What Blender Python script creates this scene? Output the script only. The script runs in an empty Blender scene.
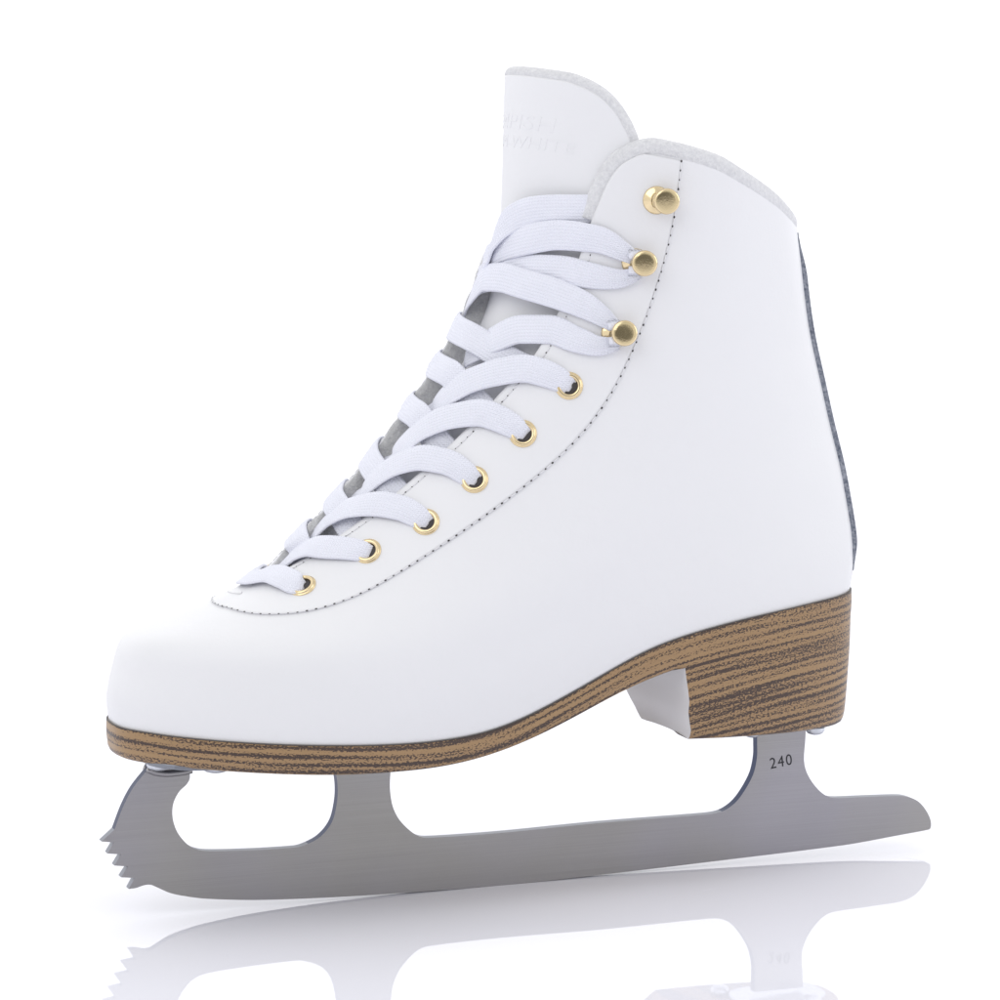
import bpy, bmesh, math, random
import numpy as np
from mathutils import Vector, Matrix
from mathutils.bvhtree import BVHTree
random.seed(4)
scn = bpy.context.scene
C = scn.collection

# ------------------------------------------------------------------ camera
F_PX = 3340.0
TH, PH, DIST = math.radians(21.0), math.radians(7.06), 1.0
TGT = np.array([0.0, 0.0, 0.1182])
FWD = np.array([math.sin(TH)*math.cos(PH), math.cos(TH)*math.cos(PH), -math.sin(PH)])
RGT = np.array([math.cos(TH), -math.sin(TH), 0.0])
UPV = np.cross(RGT, FWD)
CAM = TGT - DIST*FWD
cd = bpy.data.cameras.new('camera'); cam = bpy.data.objects.new('camera', cd); C.objects.link(cam)
cd.sensor_width = 36; cd.sensor_fit = 'HORIZONTAL'; cd.lens = F_PX*36/1000; cd.clip_start = .05; cd.clip_end = 200
M = Matrix.Identity(4)
for i in range(3):
    M[i][0] = RGT[i]; M[i][1] = UPV[i]; M[i][2] = -FWD[i]; M[i][3] = CAM[i]
cam.matrix_world = M
scn.camera = cam

# ------------------------------------------------------------------ studio light
w = bpy.data.worlds.new('World'); scn.world = w; w.use_nodes = True
nt = w.node_tree; nt.nodes.clear()
def N(t, kind, **kw):
    n = t.nodes.new(kind)
    for k, v in kw.items():
        if k in n.inputs: n.inputs[k].default_value = v
        else: setattr(n, k, v)
    return n
WORLD_FRONT, WORLD_BACK = 0.97, 1.3
o = N(nt, 'ShaderNodeOutputWorld'); bg = N(nt, 'ShaderNodeBackground')
tc = N(nt, 'ShaderNodeTexCoord')
dp = N(nt, 'ShaderNodeVectorMath', operation='DOT_PRODUCT'); dp.inputs[1].default_value = (math.sin(TH), math.cos(TH), 0)
mr = N(nt, 'ShaderNodeMapRange', interpolation_type='SMOOTHSTEP'); mr.inputs['From Min'].default_value = -.25; mr.inputs['From Max'].default_value = .7
mr.inputs['To Min'].default_value = WORLD_FRONT; mr.inputs['To Max'].default_value = WORLD_BACK
nt.links.new(tc.outputs['Generated'], dp.inputs[0]); nt.links.new(dp.outputs['Value'], mr.inputs['Value'])
# the unlit end of the studio, behind the photographer
dk = N(nt, 'ShaderNodeMapRange', interpolation_type='SMOOTHSTEP'); dk.inputs['From Min'].default_value = -.97; dk.inputs['From Max'].default_value = -.84
dk.inputs['To Min'].default_value = .22; dk.inputs['To Max'].default_value = 1.0; nt.links.new(dp.outputs['Value'], dk.inputs['Value'])
# the light falls off towards the ceiling
sz = N(nt, 'ShaderNodeSeparateXYZ'); nt.links.new(tc.outputs['Generated'], sz.inputs[0])
ce = N(nt, 'ShaderNodeMapRange', interpolation_type='SMOOTHSTEP'); ce.inputs['From Min'].default_value = .3; ce.inputs['From Max'].default_value = .95
ce.inputs['To Min'].default_value = 1.0; ce.inputs['To Max'].default_value = .75; nt.links.new(sz.outputs['Z'], ce.inputs['Value'])
m1 = N(nt, 'ShaderNodeMath', operation='MULTIPLY'); nt.links.new(mr.outputs['Result'], m1.inputs[0]); nt.links.new(dk.outputs['Result'], m1.inputs[1])
m2 = N(nt, 'ShaderNodeMath', operation='MULTIPLY'); nt.links.new(m1.outputs[0], m2.inputs[0]); nt.links.new(ce.outputs['Result'], m2.inputs[1])
nt.links.new(m2.outputs[0], bg.inputs['Strength']); bg.inputs['Color'].default_value = (.975, .98, 1, 1)
nt.links.new(bg.outputs[0], o.inputs[0])
def area(name, loc, tgt, sx, sy, power, col=(1, 1, 1)):
    l = bpy.data.lights.new(name, 'AREA'); l.shape = 'RECTANGLE'; l.size = sx; l.size_y = sy; l.energy = power; l.color = col
    ob = bpy.data.objects.new(name, l); C.objects.link(ob); ob.location = loc
    ob.rotation_euler = (Vector(tgt)-Vector(loc)).to_track_quat('-Z', 'Y').to_euler()
    return ob
area('softbox_key', (-1.0, -.75, 1.15), (0, 0, .1), 1.2, 1.1, 4.4)
area('softbox_top', (.1, .25, 1.5), (0, 0, .05), 3.0, 2.4, 3.5)
area('softbox_fill', (1.1, -.55, .55), (0, 0, .12), .8, .8, 2.2, (.96, .97, 1))
scn.view_settings.view_transform = 'Standard'; scn.view_settings.look = 'None'
scn.view_settings.exposure = .10; scn.view_settings.gamma = 1; scn.view_settings.use_curve_mapping = False
scn.render.engine = 'CYCLES'
scn.cycles.max_bounces = 8; scn.cycles.diffuse_bounces = 5; scn.cycles.glossy_bounces = 5

# ------------------------------------------------------------------ helpers
def at(px, py, y=0.0):
    "photograph point -> point on the vertical plane at depth y"
    d = FWD + RGT*(px-500)/F_PX + UPV*(500-py)/F_PX
    return CAM + d*((y-CAM[1])/d[1])
def proj(P):
    d = np.asarray(P)-CAM; z = d@FWD
    return np.stack([500+F_PX*(d@RGT)/z, 500-F_PX*(d@UPV)/z], -1)
def pchip(xs, ys):
    xs = np.array(xs, float); ys = np.array(ys, float)
    h = np.diff(xs); dl = np.diff(ys)/h; d = np.zeros(len(xs))
    for i in range(1, len(xs)-1):
        if dl[i-1]*dl[i] > 0:
            w1 = 2*h[i]+h[i-1]; w2 = h[i]+2*h[i-1]; d[i] = (w1+w2)/(w1/dl[i-1]+w2/dl[i])
    d[0] = dl[0]; d[-1] = dl[-1]
    def f(x):
        x = np.asarray(x, float); xc = np.clip(x, xs[0], xs[-1])
        k = np.clip(np.searchsorted(xs, xc)-1, 0, len(xs)-2)
        t = (xc-xs[k])/h[k]
        return ((2*t**3-3*t**2+1)*ys[k]+(t**3-2*t**2+t)*h[k]*d[k]+(-2*t**3+3*t**2)*ys[k+1]+(t**3-t**2)*h[k]*d[k+1])
    return f
def cspline(xs, ys):
    "natural cubic spline"
    xs = np.array(xs, float); ys = np.array(ys, float); n = len(xs); h = np.diff(xs)
    A = np.eye(n); r = np.zeros(n)
    for i in range(1, n-1):
        A[i, i-1] = h[i-1]; A[i, i] = 2*(h[i-1]+h[i]); A[i, i+1] = h[i]
        r[i] = 6*((ys[i+1]-ys[i])/h[i]-(ys[i]-ys[i-1])/h[i-1])
    m = np.linalg.solve(A, r)
    def f(x):
        x = np.asarray(x, float); xc = np.clip(x, xs[0], xs[-1])
        k = np.clip(np.searchsorted(xs, xc)-1, 0, n-2); t = xc-xs[k]; a = xs[k+1]-xc
        return (m[k]*a**3+m[k+1]*t**3)/(6*h[k])+(ys[k]/h[k]-m[k]*h[k]/6)*a+(ys[k+1]/h[k]-m[k+1]*h[k]/6)*t
    return f
def path(P, n):
    "smooth resampling of a polyline of any dimension"
    P = np.array(P, float); d = np.r_[0, np.cumsum(np.linalg.norm(np.diff(P, axis=0), axis=1)+1e-9)]
    t = np.linspace(0, d[-1], n)
    return np.stack([pchip(d, P[:, k])(t) for k in range(P.shape[1])], 1)
def sm(x, a, b):
    t = np.clip((x-a)/(b-a), 0, 1); return t*t*(3-2*t)
def mesh_obj(name, verts, faces, mats, parent=None, smooth=True, uvs=None, midx=None, merge=None, flip=False):
    me = bpy.data.meshes.new(name)
    me.from_pydata([tuple(map(float, v)) for v in verts], [], faces)
    if uvs is not None:
        l = me.uv_layers.new(name='UVMap'); vi = np.zeros(len(me.loops), int); me.loops.foreach_get('vertex_index', vi)
        l.data.foreach_set('uv', np.array(uvs, float)[vi].ravel())
    for m in (mats if isinstance(mats, (list, tuple)) else [mats]): me.materials.append(m)
    if midx is not None: me.polygons.foreach_set('material_index', midx)
    bm = bmesh.new(); bm.from_mesh(me)
    if merge: bmesh.ops.remove_doubles(bm, verts=bm.verts, dist=merge)
    bmesh.ops.recalc_face_normals(bm, faces=bm.faces)
    if flip: bmesh.ops.reverse_faces(bm, faces=bm.faces)
    bm.to_mesh(me); bm.free()
    me.polygons.foreach_set('use_smooth', [smooth]*len(me.polygons))
    ob = bpy.data.objects.new(name, me); C.objects.link(ob)
    if parent: ob.parent = parent
    return ob
def grid_faces(nr, nc, off=0, wrap=False):
    f = []
    for r in range(nr-1):
        for c in range(nc if wrap else nc-1):
            c2 = (c+1) % nc
            f.append((off+r*nc+c, off+r*nc+c2, off+(r+1)*nc+c2, off+(r+1)*nc+c))
    return f
def sharp(ob, deg=35):
    me = ob.data; bm = bmesh.new(); bm.from_mesh(me)
    for e in bm.edges:
        if len(e.link_faces) == 2 and e.calc_face_angle(0) > math.radians(deg): e.smooth = False
    bm.to_mesh(me); bm.free()
def bevel(ob, wd, seg=2, ang=35):
    b = ob.modifiers.new('bevel', 'BEVEL'); b.width = wd; b.segments = seg; b.limit_method = 'ANGLE'; b.angle_limit = math.radians(ang); b.harden_normals = False

# ------------------------------------------------------------------ materials
def mat(name):
    m = bpy.data.materials.new(name); m.use_nodes = True; t = m.node_tree
    return m, t, t.nodes['Principled BSDF']
def bump(t, b, hsock, dist, strength=1.0):
    n = N(t, 'ShaderNodeBump'); n.inputs['Distance'].default_value = dist; n.inputs['Strength'].default_value = strength
    t.links.new(hsock, n.inputs['Height']); t.links.new(n.outputs[0], b.inputs['Normal']); return n
def noise(t, scale, detail=4, rough=.5, vec=None):
    n = N(t, 'ShaderNodeTexNoise'); n.inputs['Scale'].default_value = scale; n.inputs['Detail'].default_value = detail; n.inputs['Roughness'].default_value = rough
    if vec: t.links.new(vec, n.inputs['Vector'])
    return n
def objc(t): return N(t, 'ShaderNodeTexCoord').outputs['Object']

def leather(name, col=(.82, .82, .835), rough=.38):
    m, t, b = mat(name); b.inputs['Base Color'].default_value = (*col, 1); b.inputs['Roughness'].default_value = rough
    b.inputs['Specular IOR Level'].default_value = .3
    v = objc(t); a = noise(t, 900, 3, .6, v); c = noise(t, 28, 3, .5, v)
    mx = N(t, 'ShaderNodeMath', operation='MULTIPLY_ADD'); t.links.new(c.outputs[0], mx.inputs[0]); mx.inputs[1].default_value = 10.0; t.links.new(a.outputs[0], mx.inputs[2])
    bump(t, b, mx.outputs[0], .00006, .8); return m
M_leather = leather('white_leather')
M_tongue = leather('tongue_leather', (.82, .82, .835), .48)
def felt(name, c1, c2, sc=1500):
    m, t, b = mat(name); v = objc(t); n = noise(t, sc, 5, .7, v); n2 = noise(t, sc/2.2, 3, .6, v)
    ad = N(t, 'ShaderNodeMath', operation='ADD'); t.links.new(n.outputs[0], ad.inputs[0]); t.links.new(n2.outputs[0], ad.inputs[1])
    r = N(t, 'ShaderNodeValToRGB'); r.color_ramp.elements[0].position = .38; r.color_ramp.elements[1].position = .62
    hf = N(t, 'ShaderNodeMath', operation='MULTIPLY'); hf.inputs[1].default_value = .5; t.links.new(ad.outputs[0], hf.inputs[0])
    r.color_ramp.elements[0].color = (*c1, 1); r.color_ramp.elements[1].color = (*c2, 1)
    t.links.new(hf.outputs[0], r.inputs[0]); t.links.new(r.outputs[0], b.inputs['Base Color'])
    b.inputs['Roughness'].default_value = .95; b.inputs['Specular IOR Level'].default_value = .1
    bump(t, b, n.outputs[0], .0006, .9); return m
M_felt = felt('collar_felt', (.74, .74, .76), (.87, .87, .88))
M_lining = felt('grey_lining', (.55, .55, .56), (.72, .72, .71))
M_backfelt = felt('backstay_felt', (.15, .17, .22), (.46, .48, .54))
def plain(name, col, rough=.5, metal=0, spec=.5):
    m, t, b = mat(name); b.inputs['Base Color'].default_value = (*col, 1); b.inputs['Roughness'].default_value = rough
    b.inputs['Metallic'].default_value = metal; b.inputs['Specular IOR Level'].default_value = spec; return m
M_dark = plain('dark_hole', (.05, .045, .045), .7)
M_thread = plain('thread', (.60, .60, .62), .8)
M_ink = plain('marking_ink', (.02, .02, .025), .6)
M_plate = plain('plate_steel', (.62, .64, .68), .28, 1)
M_dplate = plain('dull_plate_steel', (.26, .27, .30), .42, 1)
def gold():
    m, t, b = mat('gold_metal'); b.inputs['Metallic'].default_value = 1; b.inputs['Roughness'].default_value = .13
    b.inputs['Base Color'].default_value = (.80, .65, .40, 1)
    v = objc(t); n = noise(t, 700, 3, .5, v); bump(t, b, n.outputs[0], .00001, .5); return m
M_gold = gold()
def goldcap():
    m, t, b = mat('brushed_gold_cap'); b.inputs['Metallic'].default_value = 1; b.inputs['Roughness'].default_value = .14
    b.inputs['Base Color'].default_value = (.66, .54, .32, 1)
    v = objc(t); n = noise(t, 1600, 3, .6, v); bump(t, b, n.outputs[0], .00005, .7); return m
M_cap = goldcap()
def lace_mat():
    m, t, b = mat('woven_lace'); b.inputs['Base Color'].default_value = (.87, .88, .96, 1); b.inputs['Roughness'].default_value = .85
    b.inputs['Specular IOR Level'].default_value = .2
    uv = N(t, 'ShaderNodeTexCoord').outputs['UV']; sep = N(t, 'ShaderNodeSeparateXYZ'); t.links.new(uv, sep.inputs[0])
    # herringbone: ribs along the length, slanted yarns between
    def mth(op, a, bb=None, cc=None):
        n = N(t, 'ShaderNodeMath', operation=op)
        for i, x in enumerate((a, bb, cc)):
            if x is None: continue
            if isinstance(x, (int, float)): n.inputs[i].default_value = x
            else: t.links.new(x, n.inputs[i])
        return n.outputs[0]
    ribs = mth('MULTIPLY', sep.outputs[1], 9.0)
    tri = mth('PINGPONG', ribs, .5)
    al = mth('ADD', mth('MULTIPLY', sep.outputs[0], 1150.0), mth('MULTIPLY', tri, 1.6))
    yarn = mth('SINE', mth('MULTIPLY', al, 6.283))
    h = mth('ADD', mth('MULTIPLY', tri, 2.0), mth('MULTIPLY', yarn, .35))
    bump(t, b, h, .00016, .9); 
    return m
M_lace = lace_mat()

def wood_mat():
    m, t, b = mat('printed_wood')
    uv = N(t, 'ShaderNodeTexCoord').outputs['UV']
    mp = N(t, 'ShaderNodeMapping'); mp.inputs['Scale'].default_value = (9, 620, 1); t.links.new(uv, mp.inputs[0])
    wv = noise(t, 1.0, 2, .5, mp.outputs[0])
    mp2 = N(t, 'ShaderNodeMapping'); mp2.inputs['Scale'].default_value = (1200, 2300, 1); t.links.new(uv, mp2.inputs[0])
    sp = noise(t, 1.0, 2, .6, mp2.outputs[0])
    mp3 = N(t, 'ShaderNodeMapping'); mp3.inputs['Scale'].default_value = (26, 150, 1); t.links.new(uv, mp3.inputs[0])
    w3 = noise(t, 1.0, 3, .6, mp3.outputs[0])
    sp_ = N(t, 'ShaderNodeSeparateXYZ'); t.links.new(uv, sp_.inputs[0])
    mp4 = N(t, 'ShaderNodeMapping'); mp4.inputs['Scale'].default_value = (14, 60, 1); t.links.new(uv, mp4.inputs[0]); w4 = noise(t, 1.0, 2, .5, mp4.outputs[0])
    ph = N(t, 'ShaderNodeMath', operation='MULTIPLY'); ph.inputs[1].default_value = 430*6.283; t.links.new(sp_.outputs[1], ph.inputs[0])
    ph2 = N(t, 'ShaderNodeMath', operation='MULTIPLY_ADD'); ph2.inputs[1].default_value = 16; t.links.new(w4.outputs[0], ph2.inputs[0]); t.links.new(ph.outputs[0], ph2.inputs[2])
    sn = N(t, 'ShaderNodeMath', operation='SINE'); t.links.new(ph2.outputs[0], sn.inputs[0])
    # band + speckle -> dark fleck mask
    a = N(t, 'ShaderNodeMath', operation='MULTIPLY_ADD'); t.links.new(wv.outputs[0], a.inputs[0]); a.inputs[1].default_value = .75; t.links.new(sp.outputs[0], a.inputs[2])
    a2 = N(t, 'ShaderNodeMath', operation='MULTIPLY_ADD'); t.links.new(w3.outputs[0], a2.inputs[0]); a2.inputs[1].default_value = .2; t.links.new(a.outputs[0], a2.inputs[2])
    a3 = N(t, 'ShaderNodeMath', operation='MULTIPLY_ADD'); t.links.new(sn.outputs[0], a3.inputs[0]); a3.inputs[1].default_value = .085; t.links.new(a2.outputs[0], a3.inputs[2]); a2 = a3
    r = N(t, 'ShaderNodeMapRange'); r.inputs['From Min'].default_value = .965; r.inputs['From Max'].default_value = 1.05
    t.links.new(a2.outputs[0], r.inputs['Value'])
    mix = N(t, 'ShaderNodeMix', data_type='RGBA'); t.links.new(r.outputs[0], mix.inputs['Factor'])
    lt = N(t, 'ShaderNodeMix', data_type='RGBA'); t.links.new(wv.outputs[0], lt.inputs['Factor'])
    lt.inputs['A'].default_value = (.40, .26, .13, 1); lt.inputs['B'].default_value = (.30, .185, .10, 1)
    t.links.new(lt.outputs['Result'], mix.inputs['A']); mix.inputs['B'].default_value = (.068, .045, .036, 1)
    t.links.new(mix.outputs['Result'], b.inputs['Base Color']); b.inputs['Roughness'].default_value = .38
    b.inputs['Specular IOR Level'].default_value = .4
    bump(t, b, a2.outputs[0], .0001, .5); return m
M_wood = wood_mat()
def steel():
    m, t, b = mat('brushed_steel'); v = objc(t)
    mp = N(t, 'ShaderNodeMapping'); mp.inputs['Scale'].default_value = (14, 14, 2600); mp.inputs['Rotation'].default_value = (0, math.radians(0), 0)
    t.links.new(v, mp.inputs[0]); n = noise(t, 1.0, 4, .65, mp.outputs[0]); n2 = noise(t, 9, 3, .5, v)
    r = N(t, 'ShaderNodeMapRange'); r.inputs['To Min'].default_value = .295; r.inputs['To Max'].default_value = .38; t.links.new(n.outputs[0], r.inputs['Value'])
    r2 = N(t, 'ShaderNodeMapRange'); r2.inputs['To Min'].default_value = .78; r2.inputs['To Max'].default_value = 1.22; t.links.new(n2.outputs[0], r2.inputs['Value'])
    mu = N(t, 'ShaderNodeMath', operation='MULTIPLY'); t.links.new(r.outputs[0], mu.inputs[0]); t.links.new(r2.outputs[0], mu.inputs[1])
    cc = N(t, 'ShaderNodeCombineColor'); t.links.new(mu.outputs[0], cc.inputs[0]); mg = N(t, 'ShaderNodeMath', operation='MULTIPLY'); mg.inputs[1].default_value = .972; t.links.new(mu.outputs[0], mg.inputs[0]); t.links.new(mg.outputs[0], cc.inputs[1])
    mb = N(t, 'ShaderNodeMath', operation='MULTIPLY'); nb_ = noise(t, 16, 2, .5, v); rb_ = N(t, 'ShaderNodeMapRange'); rb_.inputs['From Min'].default_value = .35; rb_.inputs['From Max'].default_value = .65; rb_.inputs['To Min'].default_value = .93; rb_.inputs['To Max'].default_value = 1.05; t.links.new(nb_.outputs[0], rb_.inputs['Value']); t.links.new(rb_.outputs[0], mb.inputs[1]); t.links.new(mu.outputs[0], mb.inputs[0]); t.links.new(mb.outputs[0], cc.inputs[2])
    t.links.new(cc.outputs[0], b.inputs['Base Color']); b.inputs['Metallic'].default_value = 1; b.inputs['Roughness'].default_value = .33
    bump(t, b, n.outputs[0], .00004, .6); return m
M_steel = steel()
def floor_mat():
    m, t, b = mat('glossy_white_acrylic'); b.inputs['Base Color'].default_value = (.92, .92, .985, 1); b.inputs['Roughness'].default_value = .012
    b.inputs['IOR'].default_value = 1.5
    v = objc(t); dn = noise(t, 14, 2, .5, v)
    vm = N(t, 'ShaderNodeVectorMath', operation='MULTIPLY_ADD'); t.links.new(dn.outputs['Color'], vm.inputs[0]); vm.inputs[1].default_value = (.06, .06, 0); t.links.new(v, vm.inputs[2])
    vo = N(t, 'ShaderNodeTexVoronoi', feature='DISTANCE_TO_EDGE'); vo.inputs['Scale'].default_value = 38; t.links.new(vm.outputs[0], vo.inputs['Vector'])
    ln = N(t, 'ShaderNodeMapRange'); ln.inputs['From Min'].default_value = 0; ln.inputs['From Max'].default_value = .012; ln.inputs['To Min'].default_value = 1; ln.inputs['To Max'].default_value = 0
    t.links.new(vo.outputs['Distance'], ln.inputs['Value'])
    mk = noise(t, 22, 3, .6, v); mr_ = N(t, 'ShaderNodeMapRange'); mr_.inputs['From Min'].default_value = .56; mr_.inputs['From Max'].default_value = .66; t.links.new(mk.outputs[0], mr_.inputs['Value'])
    mm_ = N(t, 'ShaderNodeMath', operation='MULTIPLY'); t.links.new(ln.outputs[0], mm_.inputs[0]); t.links.new(mr_.outputs[0], mm_.inputs[1])
    rr_ = N(t, 'ShaderNodeMath', operation='MULTIPLY_ADD'); t.links.new(mm_.outputs[0], rr_.inputs[0]); rr_.inputs[1].default_value = .28; rr_.inputs[2].default_value = .015
    t.links.new(rr_.outputs[0], b.inputs['Roughness'])
    return m
M_floor = floor_mat()

# ------------------------------------------------------------------ setting
fl = mesh_obj('floor', [(-14, -6, 0), (14, -6, 0), (14, 40, 0), (-14, 40, 0)], [(0, 1, 2, 3)], M_floor, smooth=False)
fl['kind'] = 'structure'

root = bpy.data.objects.new('ice_skate', None); C.objects.link(root)
root['label'] = 'white leather figure skate with wood-look heel, gold eyelets and steel blade on glossy white surface'
root['category'] = 'ice skate'

# ------------------------------------------------------------------ boot surface S(u, v)
VV = [0, .08, .16, .24, .32, .40, .50, .60, .70, .80, .90, 1.0, 1.15, 1.3]
FP = [(113, 728), (110, 700), (116, 668), (128, 640), (169, 623), (229, 600), (300, 552), (378, 468), (440, 385), (485, 300), (497, 225), (500, 150), (503, 75), (511, 0)]
BP = [(841, 598), (845, 580), (846, 560), (845, 536), (841, 506), (835, 470), (825, 425), (816, 382), (807, 340), (800, 300), (795, 262), (790, 226), (787, 165), (785, 100)]
FW = np.array([at(x, y) for x, y in FP]); BW = np.array([at(x, y) for x, y in BP])
fFx, fFz = cspline(VV, FW[:, 0]), cspline(VV, FW[:, 2])
fBx, fBz = cspline(VV, BW[:, 0]), cspline(VV, BW[:, 2])
WS = [0, .2, .4, .55, .75, 1]
WV = [0, .2, .4, .6, .8, 1.0, 1.3]
WT = np.array([[.031, .030, .029, .033, .041, .036],
               [.031, .032, .033, .037, .043, .036],
               [.029, .032, .034, .037, .039, .034],
               [.027, .031, .034, .035, .034, .031],
               [.026, .031, .035, .036, .034, .031],
               [.028, .034, .038, .038, .036, .033],
               [.028, .034, .038, .038, .037, .035]])
_rows = [cspline(WS, WT[k]) for k in range(len(WV))]
_sg = np.linspace(0, 1, 101); _wg = np.array([r(_sg) for r in _rows])
_vg = np.linspace(0, 1.3, 261); _W = np.stack([cspline(WV, _wg[:, k])(_vg) for k in range(101)], 1)
def widths(s, v):
    a = np.clip(v, 0, 1.3)/1.3*260; b = np.clip(s, 0, 1)*100
    i = np.clip(a.astype(int), 0, 259); j = np.clip(b.astype(int), 0, 99); fa = a-i; fb = b-j
    return (_W[i, j]*(1-fa)+_W[i+1, j]*fa)*(1-fb)+(_W[i, j+1]*(1-fa)+_W[i+1, j+1]*fa)*fb
# sole line (near side) and collar line
SOLE = [(107, 727), (140, 734), (200, 742), (270, 747), (340, 748.5), (400, 747), (450, 742), (500, 730), (550, 707), (600, 679), (650, 652), (690, 637), (740, 623), (790, 611), (846, 597)]
_us = np.linspace(0, 1, 400); _ss = (1-np.cos(np.pi*_us))/2
def outline_z(L, inset=0.0):
    "height of a line traced on the near side, as a function of x along the sole outline"
    lx = [p[0] for p in L]; ly = cspline(lx, [p[1] for p in L])
    x = fBx(0.)+(fFx(0.)-fBx(0.))*_ss; y = -(_rows[0](_ss)*np.clip(1-np.abs(2*_ss-1)**2.6, 0, 1)**(1/2.6)-inset)
    z = np.full(400, .05)
    for _ in range(4):
        q = proj(np.stack([x, y, z], 1)); py = ly(np.clip(q[:, 0], lx[0], lx[-1]))
        d = FWD[None]+RGT*((q[:, :1]-500)/F_PX)+UPV*((500-py[:, None])/F_PX); z = CAM[2]+d[:, 2]*((y-CAM[1])/d[:, 1])
    keep = (_us > .12) & (_us < .90); o = np.argsort(x[keep]); xs_, zs_ = x[keep][o][::12], z[keep][o][::12]
    a, b = x.min(), x.max()
    k0 = (zs_[1]-zs_[0])/(xs_[1]-xs_[0])*.3; k1 = (zs_[-1]-zs_[-3])/(xs_[-1]-xs_[-3])
    xs_ = np.r_[a-.002, xs_, b+.002]; zs_ = np.r_[zs_[0]+k0*(a-.002-xs_[1]), zs_, zs_[-1]+k1*(b+.002-xs_[-2])]
    return cspline(xs_, zs_), xs_
fsole, sxs = outline_z(SOLE)
COL = [(792, 227), (775, 206), (740, 182), (710, 167.5), (680, 158.5), (656, 153), (640, 150), (600, 150)]
cw = []
for k, (x, y) in enumerate(COL): cw.append(at(x, y, -.036*min(1, .15+.55*k)))
cw = np.array(cw)
s1 = (cw[:, 0]-fBx(1.))/(fFx(1.)-fBx(1.)); dz1 = cw[:, 2]-(fBz(1.)+(fFz(1.)-fBz(1.))*s1)
_o = np.argsort(s1); s1, dz1 = s1[_o], dz1[_o]
fcol = pchip(np.r_[-.02, s1[s1 > .01], 1.05], np.r_[0, dz1[s1 > .01], dz1[-1]*.55])
def S(u, v):
    "u: 0 back seam .. 1 front centre (near side) .. 2 back seam (far side); v: 0 sole .. 1 collar"
    u, v = np.broadcast_arrays(np.asarray(u, float), np.asarray(v, float))
    far = u > 1; uu = np.where(far, 2-u, u)
    s = (1-np.cos(np.pi*uu))/2
    Bx, Bz, Fx, Fz = fBx(v), fBz(v), fFx(v), fFz(v)
    n = 2.6-.5*np.clip(v/.7, 0, 1)
    sh = np.clip(1-np.abs(2*s-1)**n, 0, 1)**(1/n)
    y = widths(s, v)*sh
    x = Bx+(Fx-Bx)*s; z = Bz+(Fz-Bz)*s
    b0x, b0z, f0x, f0z = fBx(0.), fBz(0.), fFx(0.), fFz(0.)
    x0 = b0x+(f0x-b0x)*s
    z = z+(fsole(x0)-(b0z+(f0z-b0z)*s))*(1-sm(v, 0, .75))
    z = z+fcol(s)*sm(v, .5, 1.0)
    return np.stack([x, np.where(far, y, -y), z], -1)
def SN(u, v):
    e = 1e-3
    u = np.asarray(u, float); v = np.asarray(v, float)
    du = S(u+e, v)-S(u-e, v); dv = S(u, v+e)-S(u, v-e)
    n = np.cross(du, dv); n /= (np.linalg.norm(n, axis=-1, keepdims=True)+1e-12)
    c = S(np.full_like(u, .5), v)*np.array([1, 0, 1]); p = S(u, v)
    sgn = np.sign(np.sum(n*(p-c), -1, keepdims=True)); sgn[sgn == 0] = 1
    return n*sgn
# hull for tracing
NU, NV = 161, 161
gu = np.linspace(0.0, 2.0, 2*NU-1); gv = np.linspace(0, 1.3, NV)
G = S(gu[None, :], gv[:, None])
_ft = []; nc = 2*NU-1
for r in range(NV-1):
    for c in range(nc-1):
        a = r*nc+c; _ft += [(a, a+1, a+nc+1), (a, a+nc+1, a+nc)]
Gf = G.reshape(-1, 3); BV = BVHTree.FromPolygons([Vector(p) for p in Gf], _ft)
GUV = np.stack(np.broadcast_arrays(gu[None, :], gv[:, None]), -1).reshape(-1, 2)
def trace(px, py):
    "photograph point -> (u, v) on the boot surface"
    d = Vector(FWD + RGT*(px-500)/F_PX + UPV*(500-py)/F_PX).normalized()
    h = BV.ray_cast(Vector(CAM), d)
    if h[0] is None: return None
    a, b, c = _ft[h[2]]; A, B, Cc = (Gf[i] for i in (a, b, c)); P = np.array(h[0])
    v0, v1, v2 = B-A, Cc-A, P-A
    d00, d01, d11, d20, d21 = v0@v0, v0@v1, v1@v1, v2@v0, v2@v1
    den = d00*d11-d01*d01; y = (d11*d20-d01*d21)/den; z = (d00*d21-d01*d20)/den
    return (1-y-z)*GUV[a]+y*GUV[b]+z*GUV[c]

# throat edge of the near side
EDGE = [(254, 586), (270, 579), (302, 561), (345, 533), (385, 503), (424, 470), (474, 422), (510, 383), (537, 352), (556, 318), (570, 285), (582, 250), (592, 220), (600, 200), (607, 184), (620, 166), (636, 156.5)]
ed = [trace(*p) for p in EDGE]
ed = [e for e in ed if e is not None]
v_start = ed[0][1]-.012
ev = [v_start]; eu = [1.0]
for u_, v_ in ed:
    if v_ > ev[-1]+.004 and v_ < .999: ev.append(v_); eu.append(min(u_, 1.0))
if ev[-1] < 1: ev.append(1.0); eu.append(eu[-1]-.03)
u_edge_f = pchip(ev, eu)
def u_edge(v): return np.where(v <= v_start, 1.0, u_edge_f(v))
def u_edge_far(v):
    k = 1-.68*sm(v, v_start+.03, v_start+.10)*(1-sm(v, .80, .92))
    return 1-(1-u_edge(v))*k
def flare(d, v):  # how far the far flap is lifted, d = distance from edge in u
    return .0022*(1-sm(d, 0, .16))*sm(v, v_start+.01, v_start+.09)*(1-sm(v, .84, .93))

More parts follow.
